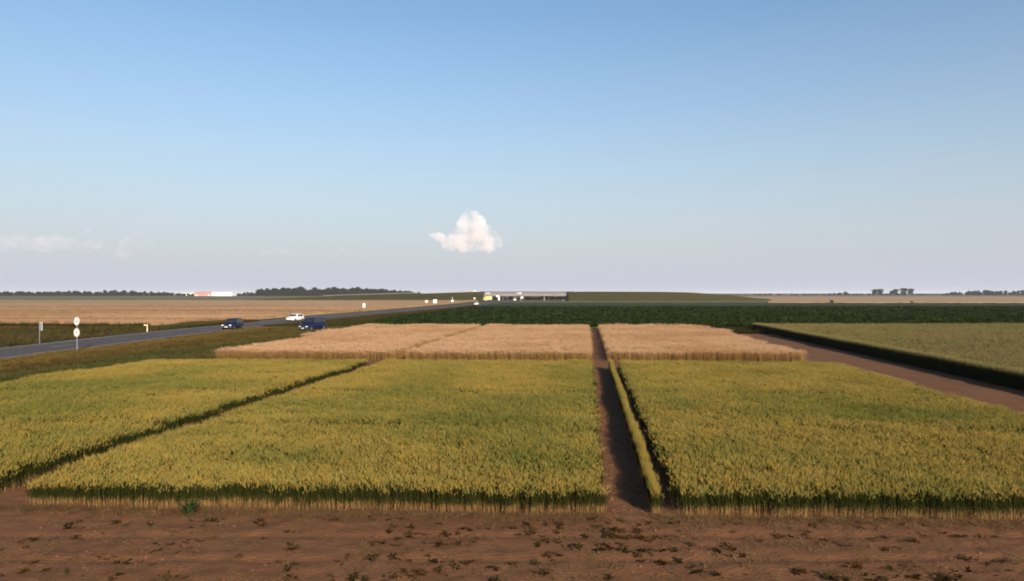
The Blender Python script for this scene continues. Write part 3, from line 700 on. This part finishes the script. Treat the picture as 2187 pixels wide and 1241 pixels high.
# ------------------------------------------------------------------ signs and posts
m_white = plain('sign_white', (.82,.80,.78), .5, var=.04); m_red = plain('sign_red', (.66,.36,.35), .5, var=.1); m_dark = plain('sign_black', (.10,.08,.09), .6); m_back = plain('sign_back_grey', (.30,.31,.34), .5, metal=.3, var=.1)
def disc(name, y, z, r0, r1, mat, parent, th=.02, n=40):
    v = []; f = []
    for yy in (y, y+th):
        for r in (r0, r1):
            for i in range(n): a = 2*math.pi*i/n; v.append((r*math.cos(a), yy, z + r*math.sin(a)))
    A, B, Cc, D_ = 0, n, 2*n, 3*n
    for i in range(n):
        k = (i+1) % n
        f += [(A+i, A+k, B+k, B+i), (Cc+i, D_+i, D_+k, Cc+k), (B+i, B+k, D_+k, D_+i)]
        if r0 > 1e-6: f.append((A+i, Cc+i, Cc+k, A+k))
    return mesh_obj(name, v, f, mat, parent)
sg = empty('road_sign', (-44.3, 72.4, 0), R(-26)); tag(sg, 'tall post with two round white signs at the near road edge', 'road sign')
MB().tube((0,.06,-.3),(0,.06,3.62),.042,.042,12).build('post', m_steel, sg)
for zc, rr in ((3.14, .43), (1.98, .45)):
    p = disc('sign_disc', 0, zc, 0.0, rr, m_white, sg, .03); p.parent = sg
    disc('border_ring', -.008, zc, rr*.80, rr*.985, m_red, p, .006)
    for dz in (-.2, .2): MB().box((0,.05,zc+dz),(.16,.05,.05)).build('clamp', m_steel, p)
    if zc > 3:    # two side by side car pictograms
        for s, mm in ((-1, m_red), (1, m_dark)):
            c = MB().box((s*.13,-.010,zc-.03),(.17,.012,.10)); c.box((s*.13,-.010,zc+.06),(.12,.012,.08)); c.box((s*.13-.06,-.010,zc-.10),(.035,.012,.05)); c.box((s*.13+.06,-.010,zc-.10),(.035,.012,.05)); c.build('pictogram', mm, p)
    else:
        c = MB().box((0.03,-.010,zc),(.26,.012,.10)); c.box((-.14,-.010,zc-.02),(.07,.012,.09)); c.box((.10,-.010,zc-.07),(.06,.012,.05)); c.box((-.10,-.010,zc-.07),(.06,.012,.05)); c.build('pictogram', m_dark, p)

s2 = empty('road_sign', (-55.5, 83.7, 0), R(150)); tag(s2, 'thin post with a small grey sign seen from behind across the road', 'road sign')
MB().tube((0,.05,-.3),(0,.05,2.65),.035,.035,10).build('post', m_steel, s2)
pn = MB().box((-.18,0,2.1),(.62,.03,1.0)).build('sign_panel', m_white, s2); MB().box((-.18,.03,2.1),(.60,.012,.96)).build('panel_back', m_back, pn)

m_cream = plain('cream_plastic', (.80,.70,.46), .5, var=.06); m_orange = plain('orange_reflector', (.75,.40,.10), .4)
dp = empty('marker_post', (-55.6, 108.5, 0), R(-20)); tag(dp, 'short cream yellow marker post at the road edge by the ripe field', 'marker post')
MB().box((0,0,.55),(.16,.10,1.15),taper=(.8,.8)).build('post', m_cream, dp, bevel=.02); MB().box((-.30,0,1.12),(.75,.05,.16)).build('arm', m_cream, dp); MB().box((0,-.055,.85),(.11,.02,.2)).build('reflector', m_orange, dp); MB().box((0,0,.06),(.5,.5,.12)).build('foot', m_trim, dp)

def panel_sign(name, label, loc, w, h, z, mat, posts=1, rz=0, lines=0):
    t = empty(name, loc, rz); tag(t, label, 'road sign')
    p = MB().box((0,0,z),(w,.04,h)).build('sign_panel', mat, t, bevel=.02)
    MB().box((0,.028,z),(w*.97,.012,h*.97)).build('panel_back', m_back, p)
    for k in range(posts):
        xx = 0 if posts == 1 else (-w*.35 + k*w*.7)
        MB().tube((xx,.08,-.3),(xx,.08,z+h*.5),.05,.05,8).build('post', m_steel, t)
    return t
panel_sign('road_sign', 'white upright panel sign on one post beside the ripe field', (-47.0, 226, 0), .85, 1.3, 2.1, m_white, rz=R(-12))
panel_sign('road_sign', 'small cream square sign beside the road edge of the ripe field', (-47.6, 396, 0), 1.5, 1.3, 1.35, m_cream, 2, R(-6))
panel_sign('road_sign', 'larger white square sign on two posts by the ripe field corner', (-41.5, 384, 0), 2.0, 1.9, 1.55, m_white, 2, R(-6))
panel_sign('road_sign', 'white sign with tall thin pole at the road bend', (-37.4, 446, 0), 1.4, 1.2, 1.1, m_white, 2, R(-4))
MB().tube((0,.12,0),(0,.12,3.6),.10,.09,8).build('tall_pole', m_white, bpy.data.objects[[o.name for o in C.objects if o.get('label') == 'white sign with tall thin pole at the road bend'][0]])
panel_sign('road_sign', 'tall narrow white sign in front of the overpass', (-9.6, 520, 0), .9, 3.0, 2.3, m_white, 1, R(-2))
panel_sign('road_sign', 'small white panel sign under the overpass by the lane', (7.6, 545, 0), 1.9, 1.3, 2.6, m_white, 2)
panel_sign('road_sign', 'small yellowish sign on the road side of the ramp foot', (-28.5, 540, 0), 1.3, 1.1, 2.0, m_cream, 1)
panel_sign('road_sign', 'small white sign standing beside the yellow box lorry', (-11.2, 552, 0), 1.7, 1.3, 3.6, m_white, 1)

# ------------------------------------------------------------------ trees, wood and buildings far off
m_bark = plain('bark', (.07,.055,.045), .9, var=.3, scale=3)
def leaf_mat(name, c0, c1):
    m, nt, bs = nodes_of(name)
    g = nt.nodes.new('ShaderNodeNewGeometry'); n = nt.nodes.new('ShaderNodeTexNoise'); n.inputs['Scale'].default_value = .25; n.inputs['Detail'].default_value = 3
    nt.links.new(g.outputs['Position'], n.inputs['Vector']); r = nt.nodes.new('ShaderNodeValToRGB'); r.color_ramp.elements[0].position = .35; r.color_ramp.elements[1].position = .65
    r.color_ramp.elements[0].color = (*c0,1); r.color_ramp.elements[1].color = (*c1,1); nt.links.new(n.outputs['Fac'], r.inputs[0]); nt.links.new(r.outputs[0], bs.inputs['Base Color'])
    bs.inputs['Roughness'].default_value = .9; bs.inputs['Specular IOR Level'].default_value = .05
    return m
m_leaf = leaf_mat('tree_leaf', (.007,.011,.007), (.016,.022,.011))

def tree_parts(seed, h, w):
    r = random.Random(seed); tr = MB(); cr = MB()
    tr.tube((0,0,-.3),(0,0,h*.38),h*.028,h*.020,8); tips = []
    for k in range(8):
        a = k*2.4 + r.uniform(-.3,.3); z0 = h*r.uniform(.22,.4); p = (math.cos(a)*w*r.uniform(.2,.36), math.sin(a)*w*r.uniform(.2,.36), h*r.uniform(.5,.85))
        tr.tube((0,0,z0), p, h*.012, h*.004, 5); tips.append(p)
    tr.tube((0,0,h*.37),(0,0,h*.85),h*.020,h*.004,6); tips.append((0,0,h*.88))
    clumps = [(Vector(p), w*r.uniform(.16,.26)) for p in tips] + [(Vector((math.cos(a)*w*.33*r.random()**.5, math.sin(a)*w*.33*r.random()**.5, h*r.uniform(.14,.9))), w*r.uniform(.16,.24)) for a in [r.uniform(0,6.283) for _ in range(22)]]
    for c, rad in clumps:
        for _ in range(34):
            u = Vector((r.gauss(0,1), r.gauss(0,1), r.gauss(0,1))).normalized()*rad*r.uniform(.5,1.05); u.z *= .85; p = c + u
            if p.z < h*.04: continue
            nn = Vector((r.gauss(0,1), r.gauss(0,1), r.gauss(0,1))).normalized(); a_ = nn.orthogonal().normalized(); b_ = nn.cross(a_); s = h*.045*r.uniform(.6,1.4)
            cr.add([p+a_*s, p+b_*s*.7, p-a_*s, p-b_*s*.7], [(0,1,2,3)])
    return tr, cr
TREES = []
for k, (h, w) in enumerate(((15,11),(17,10),(12,12),(18,13))):
    tr, cr = tree_parts(300+k, h, w)
    TREES.append((tr.build('trunk', m_bark, link=False), cr.build('crown', m_leaf, link=False)))
def tree(loc, k, s, label, group=None, rz=0, sx=1):
    t = empty('broadleaf_tree', loc, rz); t.scale = (s*sx, s*sx, s); tag(t, label, 'tree', group)
    for src in TREES[k]:
        c = bpy.data.objects.new(src.name.split('.')[0], src.data); C.objects.link(c); c.parent = t
SRC_TREE = []
for tr, cr in TREES:
    mb = MB(); mb.v = [tuple(v.co) for v in cr.data.vertices]; mb.f = [tuple(p.vertices) for p in cr.data.polygons]
    nb = len(mb.v); mb.v += [tuple(v.co) for v in tr.data.vertices]; mb.f += [tuple(i+nb for i in p.vertices) for p in tr.data.polygons]
    SRC_TREE.append(mb.build('wood_tree', m_leaf, link=False))
def wood(name, label, cat, prof, n, y0, y1, base_h=15.):
    px = np.array(prof); x = rng.uniform(px[0,0], px[-1,0], n); y = rng.uniform(y0, y1, n); h = np.interp(x, px[:,0], px[:,1])*(.8+.35*rng.random(n)); k = h > 1.2; x, y, h = x[k], y[k], h[k]
    w = np.maximum(h*1.0, 5)
    o = scatter(name, np.stack([x, y, np.zeros(len(x))-.25*h], 1), SRC_TREE, np.stack([w/base_h, w/base_h, h*1.2/base_h], 1), tilt=.03); tag(o, label, cat, kind='stuff')
wood('wood', 'dense dark wood on the horizon behind the pale green field', 'wood', [(-590,2.5),(-572,5),(-550,9),(-535,13),(-500,13),(-460,14.5),(-428,14),(-412,10),(-395,15),(-355,15.5),(-320,13.5),(-280,11),(-250,10),(-215,7.5),(-200,4)], 420, 1500, 1640)
wood('far_treeline', 'low dark treeline along the horizon around the far buildings', 'treeline', [(-1150,8),(-980,7.5),(-930,9),(-900,7),(-870,9.5),(-800,9),(-780,6.5),(-760,8.5),(-735,7.5),(-715,4.5),(-690,4),(-600,3.0),(-570,3)], 420, 1490, 1560)
wood('far_treeline', 'long low row of dark trees beyond the golden strip', 'treeline', [(1195,1.5),(1240,5),(1300,9),(1340,13),(1400,11),(1470,11),(1560,12),(1700,12)], 240, 2000, 2080)
wood('far_hedge', 'thin line of tiny bushes on the horizon beyond the embankment', 'hedge', [(560,1.5),(660,3),(760,4.5),(860,3.5),(900,4),(940,6),(1000,4),(1100,5),(1200,4)], 200, 2050, 2090)
wood('far_hedge', 'added dark hedge that darkens the gap under the overpass deck', 'hedge', [(-60,2.2),(-20,2.0),(20,2.2),(60,2.6),(90,2)], 110, 650, 670)  # hedge added only to darken the pale view under the deck
# single trees that stand out on the horizon
for i, (px_, s, k, lab) in enumerate(((1794,.62,2,'low round dark tree on the horizon beyond the golden strip'), (1806,.80,2,'broad dark tree beside the low round tree beyond the golden strip'), (1868,1.05,1,'dark tree at the sloping end of the tall tree cluster'), (1880,1.2,0,'wide dark tree inside the tall tree cluster beyond the golden strip'),
                            (1905,1.0,2,'smaller dark tree beside the gap in the tall tree cluster'), (1912,.95,3,'slim dark tree just beside the gap of the tree cluster'), (1930,1.12,3,'tall dark tree across the gap in the tree cluster'), (1945,1.18,1,'tall square-topped dark tree ending the far tree cluster'))):
    tree(((px_-1093.5)/1520*2010, 2010, 0), k, s*1.0, lab, 'lone trees on the horizon', i*1.1, 1.6)
for i, (x_, s, lab) in enumerate(((-214,.5,'small round tree beyond the end of the dense wood'), (-196,.62,'last small tree beyond the wood beside the ramp'))):
    tree((x_, 1505, 1.5), 2, s, lab, None, i)
# low bushes at the beet field's far edge
m_bush = leaf_mat('bush_leaf', (.03,.028,.012), (.06,.055,.02))
for i, (x_, y_, s, lab) in enumerate(((186,414,.16,'small dark bush at the far edge of the beet field'), (232,413,.11,'tiny brown bush on the beet field edge by golden strip'))):
    t = empty('field_bush', (x_, y_, 0)); t.scale = (s*1.2, s*1.2, s); tag(t, lab, 'bush')
    for src in TREES[2]:
        c = bpy.data.objects.new('foliage' if 'crown' in src.name else 'stem', src.data); C.objects.link(c); c.parent = t

m_wallw = plain('white_cladding', (.78,.76,.76), .6, var=.05, scale=.1); m_wallr = plain('red_cladding', (.48,.22,.20), .7, var=.08, scale=.1); m_roofg = plain('grey_roof', (.50,.50,.54), .6, var=.06, scale=.1); m_win = plain('hall_window', (.05,.06,.08), .2)
def hall(name, label, cx, cy, L, W, H, mw, nwin=8, ndoor=2, roofm=None, extra=None):
    t = empty(name, (cx, cy, 0)); tag(t, label, 'building')
    MB().box((0,0,H/2-.2),(L,W,H+.4)).build('wall', mw, t)
    rf = MB(); a, b, z, zr = L/2+.5, W/2+.5, H, H+1.6
    rf.add([(-a,-b,z+.22),(a,-b,z+.22),(a,0,zr),(-a,0,zr),(-a,b,z+.22),(a,b,z+.22)], [(0,1,2,3),(3,2,5,4),(0,3,4),(1,5,2),(0,4,5,1)]); ro = rf.build('roof', roofm or m_roofg, t)
    for k in range(3): MB().box((-L*.3+k*L*.3,0,zr+.2),(1.6,1.6,.8)).build('roof_vent', m_steel, ro)
    for k in range(nwin):
        xx = -L/2 + L*(k+.5)/nwin; w = MB().box((xx,-W/2-.03,H*.68),(L/nwin*.6,.1,H*.16)).build('window', m_win, t)
        MB().box((xx,-W/2-.07,H*.59),(L/nwin*.62,.14,.12)).build('sill', m_steel, w)
    for k in range(ndoor):
        xx = -L*.35 + k*L*.7/max(1, ndoor-1); dd = MB().box((xx,-W/2-.04,1.9),(3.6,.1,3.8)).build('door', m_roofg, t); MB().box((xx+1.4,-W/2-.12,1.5),(.2,.08,.2)).build('handle', m_trim, dd)
    return t
hall('industrial_hall', 'long low white industrial hall on the horizon behind trees', -698, 1600, 88, 30, 5.6, m_wallw, 10, 3, plain('white_roof', (.80,.79,.80), .5, var=.04, scale=.1))
hall('industrial_hall', 'red clad industrial hall adjoining a white one on the horizon', -637, 1478, 36, 24, 7.0, m_wallr, 5, 2, m_wallr)
hall('industrial_hall', 'short white industrial hall adjoining the red one on the horizon', -597, 1476, 42, 24, 7.2, m_wallw, 6, 2, m_wallw)

# ------------------------------------------------------------------ weeds and clods on the bare soil
def clod(seed):
    bm = bmesh.new(); bmesh.ops.create_icosphere(bm, subdivisions=1, radius=1); r = random.Random(seed)
    for v in bm.verts: v.co *= r.uniform(.65,1.2); v.co.z *= .6
    me = bpy.data.meshes.new('soil_clod'); bm.to_mesh(me); bm.free(); me.materials.append(m_soil); return bpy.data.objects.new('soil_clod', me)
SRC_CLOD = [clod(k) for k in range(5)]
n = 3400; y = 13.5 + 6.2*rng.random(n); x = rng.uniform(-.78, .78, n)*y
k = (fbm(x, y, 2.2, 51, 2) > .42); x, y = x[k], y[k]; n = len(x)
o = scatter('soil_clods', np.stack([x, y, soil_z(x, y)-.005], 1), SRC_CLOD, .010 + .040*rng.random(n)**4, tilt=.5); tag(o, 'loose dry soil clods scattered over the bare strip before the plots', 'soil clods', kind='stuff')
n = 2600; b = rng.uniform(17.5, 60, n); a = rng.uniform(.5, 1.75, n); x, y = plot_xy(a, b)
o = scatter('soil_clods', np.stack([x, y, soil_z(x, y)-.005], 1), SRC_CLOD, .015 + .05*rng.random(n)**3, tilt=.5); tag(o, 'small soil clods along the straight bare path between wheat plots', 'soil clods', kind='stuff')
# weeds in small elongated patches
P_ = []
cen = [(rng.uniform(-.76,.76), rng.uniform(14.0, 19.0)) for _ in range(230)] + [(.02+.09*rng.normal(), 18.0+.5*rng.normal()) for _ in range(16)] + [(.16+.03*rng.normal(), 17.6+.7*rng.normal()) for _ in range(20)] + [(.05*rng.normal()-.18, 16.0+.8*rng.normal()) for _ in range(14)]
for u, yy in cen:
    m_ = rng.integers(1, 7); xx = u*yy
    for _ in range(m_): P_.append((xx + .16*rng.normal(), yy + .07*rng.normal()))
P_ = np.array(P_); k = P_[:,1] < 19.0; P_ = P_[k]; n = len(P_)
o = scatter('soil_weeds', np.stack([P_[:,0], P_[:,1], soil_z(P_[:,0], P_[:,1])+.005], 1), SRC_WEED, .22+.75*rng.random(n)**1.8, rng.random(n), .45+.8*rng.random(n), tilt=.25); tag(o, 'small dark weeds scattered over the bare soil before the plots', 'weeds', kind='stuff')

def straw(seed):
    r = random.Random(seed); mb = MB()
    for i in range(7):
        a = r.uniform(0, 3.14); c = Vector((r.uniform(-.12,.12), r.uniform(-.12,.12), r.uniform(.005,.03))); d = Vector((math.cos(a), math.sin(a), r.uniform(-.15,.15)))*r.uniform(.04,.12); w = Vector((-math.sin(a), math.cos(a), 0))*.005
        mb.add([c-d-w, c-d+w, c+d+w, c+d-w], [(0,1,2,3)], [k*r.uniform(.7,1.2) for k in (.30,.19,.09)])
    return mb.build('straw_wisp', m_gold, link=False)
SRC_STRAW = [straw(k) for k in range(4)]
n = 2600; a = rng.uniform(-17, 15, n); b = 19.25 - np.abs(rng.normal(0, .28, n)); x, y = plot_xy(a, b); k = (a < .45) | (a > 1.7); x, y = x[k], y[k]
n2 = 900; x = np.concatenate([x, rng.uniform(-.76,.76,n2)*16]); y = np.concatenate([y, rng.uniform(13.8, 19, n2)])
o = scatter('straw_litter', np.stack([x, y, soil_z(x, y)+.008], 1), SRC_STRAW, .6+.8*rng.random(len(x)), .6*rng.random(len(x)), .6+.5*rng.random(len(x)), tilt=.05); tag(o, 'dry straw litter on the soil along the front of the plots', 'straw', kind='stuff')

wp_ = empty('weed_clump', (-8.75, 19.35, .0)); tag(wp_, 'single bushy dark green weed clump before the wheat plot between the paths', 'weed')
mb = MB(); r = random.Random(5)
for i in range(90):
    a = r.uniform(0, 6.283); q = .16*r.random(); blade(mb, (q*math.cos(a), q*math.sin(a), r.uniform(0,.25)), a, r.uniform(.2,.42), .03, r.uniform(.4,1.3), r.uniform(.4,1.0), (.025,.05,.018), (.045,.075,.025))
m_clump = leaf_mat('weed_clump_leaf', (.014,.024,.007), (.026,.040,.011))
mb.c = []; mb.build('foliage', m_clump, wp_)
st = MB()
for i in range(6): a = i*1.05; st.tube((0,0,-.05), (.1*math.cos(a), .1*math.sin(a), .35), .008, .004, 5)
st.build('stem', m_clump, wp_)

# ------------------------------------------------------------------ clouds
def cloud_mat(name, dens, col=(1,1,1), size=220.0, lo=.38, hi=.62):
    m = bpy.data.materials.new(name); m.use_nodes = True; nt = m.node_tree; nt.nodes.clear()
    o = nt.nodes.new('ShaderNodeOutputMaterial'); p = nt.nodes.new('ShaderNodeVolumePrincipled'); p.inputs['Color'].default_value = (*col, 1); p.inputs['Anisotropy'].default_value = 0.0
    tc = nt.nodes.new('ShaderNodeTexCoord'); n = nt.nodes.new('ShaderNodeTexNoise'); n.inputs['Scale'].default_value = 1/size; n.inputs['Detail'].default_value = 3; n.inputs['Roughness'].default_value = .6
    nt.links.new(tc.outputs['Object'], n.inputs['Vector'])
    mr = nt.nodes.new('ShaderNodeMapRange'); mr.interpolation_type = 'SMOOTHSTEP'; mr.inputs[1].default_value = lo; mr.inputs[2].default_value = hi; mr.inputs[3].default_value = dens*.05; mr.inputs[4].default_value = dens
    nt.links.new(n.outputs['Fac'], mr.inputs[0]); nt.links.new(mr.outputs[0], p.inputs['Density'])
    nt.links.new(p.outputs[0], o.inputs['Volume']); return m
def cloud(label, y, blobs, mat, vox):
    mb = MB()
    for (x_, z_, r_, fl) in blobs:
        bm = bmesh.new(); bmesh.ops.create_icosphere(bm, subdivisions=3, radius=r_)
        yy = random.uniform(-.4, .4)*r_
        mb.add([(v.co.x + x_, v.co.y + y + yy, v.co.z*fl + z_) for v in bm.verts], [tuple(v.index for v in f.verts) for f in bm.faces]); bm.free()
    o = mb.build('cloud', mat); md = o.modifiers.new('union', 'REMESH'); md.mode = 'VOXEL'; md.voxel_size = vox
    tx = bpy.data.textures.new('billow', 'CLOUDS'); tx.noise_scale = vox*6; tx.noise_depth = 3
    dm = o.modifiers.new('billow', 'DISPLACE'); dm.texture = tx; dm.strength = vox*6; dm.mid_level = .5; dm.texture_coords = 'GLOBAL'
    tag(o, label, 'cloud'); return o
cm1 = cloud_mat('cumulus', .0045, (1,.95,.94))
F = 12000/1520
def cp(px, py, r, fl=1.0): return ((px-1093.5)*F, 6 + (626-py)*F, r*F, fl)
cloud('small white heaped cloud standing alone above the overpass', 12000, [cp(1006,464,19), cp(996,478,22), cp(1018,482,23), cp(1005,500,28), cp(1030,503,28), cp(1046,512,23), cp(1056,516,16), cp(982,508,23), cp(965,512,17,.8), cp(940,506,14,.6), cp(922,502,10,.5), cp(948,515,12,.6), cp(1038,529,24,.5), cp(1000,526,26,.55), cp(962,524,20,.5)], cm1, 22)
cm2 = cloud_mat('thin_cloud', .00028, (1,.84,.87), 700.0, .33, .68)
F = 22000/1520
cloud('faint pinkish cloud bank low above the ripe field', 22000, [cp(px_, py_, r_, fl) for px_, py_, r_, fl in ((10,520,26,.7),(50,518,26,.7),(85,520,24,.8),(120,516,26,.7),(155,520,24,.6),(185,524,24,.5),(210,520,20,.5),(190,490,9,.8))], cm2, 60)
cloud('faint pinkish cloud puff beside the low cloud bank', 22000, [cp(px_, py_, r_, fl) for px_, py_, r_, fl in ((260,540,20,.6),(275,522,22,.8),(300,512,22,.7),(322,520,18,.6))], cm2, 60)
cloud('very faint flat cloud wisp above the white hall', 22000, [cp(px_, py_, r_, fl) for px_, py_, r_, fl in ((565,540,14,.4),(590,538,15,.5),(615,541,14,.4))], cm2, 60)
cloud('very faint small cloud wisp above the dense wood', 22000, [cp(px_, py_, r_, fl) for px_, py_, r_, fl in ((728,535,13,.6),(745,540,14,.6),(715,545,12,.4))], cm2, 60)

# ------------------------------------------------------------------ haze
hz = MB().box((0, 6500, 14.5), (33000, 20000, 33)).build('haze', None)
hm = bpy.data.materials.new('haze_air'); hm.use_nodes = True; nt = hm.node_tree; nt.nodes.clear()
ho = nt.nodes.new('ShaderNodeOutputMaterial'); hp = nt.nodes.new('ShaderNodeVolumePrincipled'); hp.inputs['Density'].default_value = .00005; hp.inputs['Color'].default_value = (.85,.88,1,1); hp.inputs['Anisotropy'].default_value = 0
nt.links.new(hp.outputs[0], ho.inputs['Volume']); hz.data.materials.append(hm)
tag(hz, 'thin pale blue haze over the flat farmland', 'haze', kind='stuff')
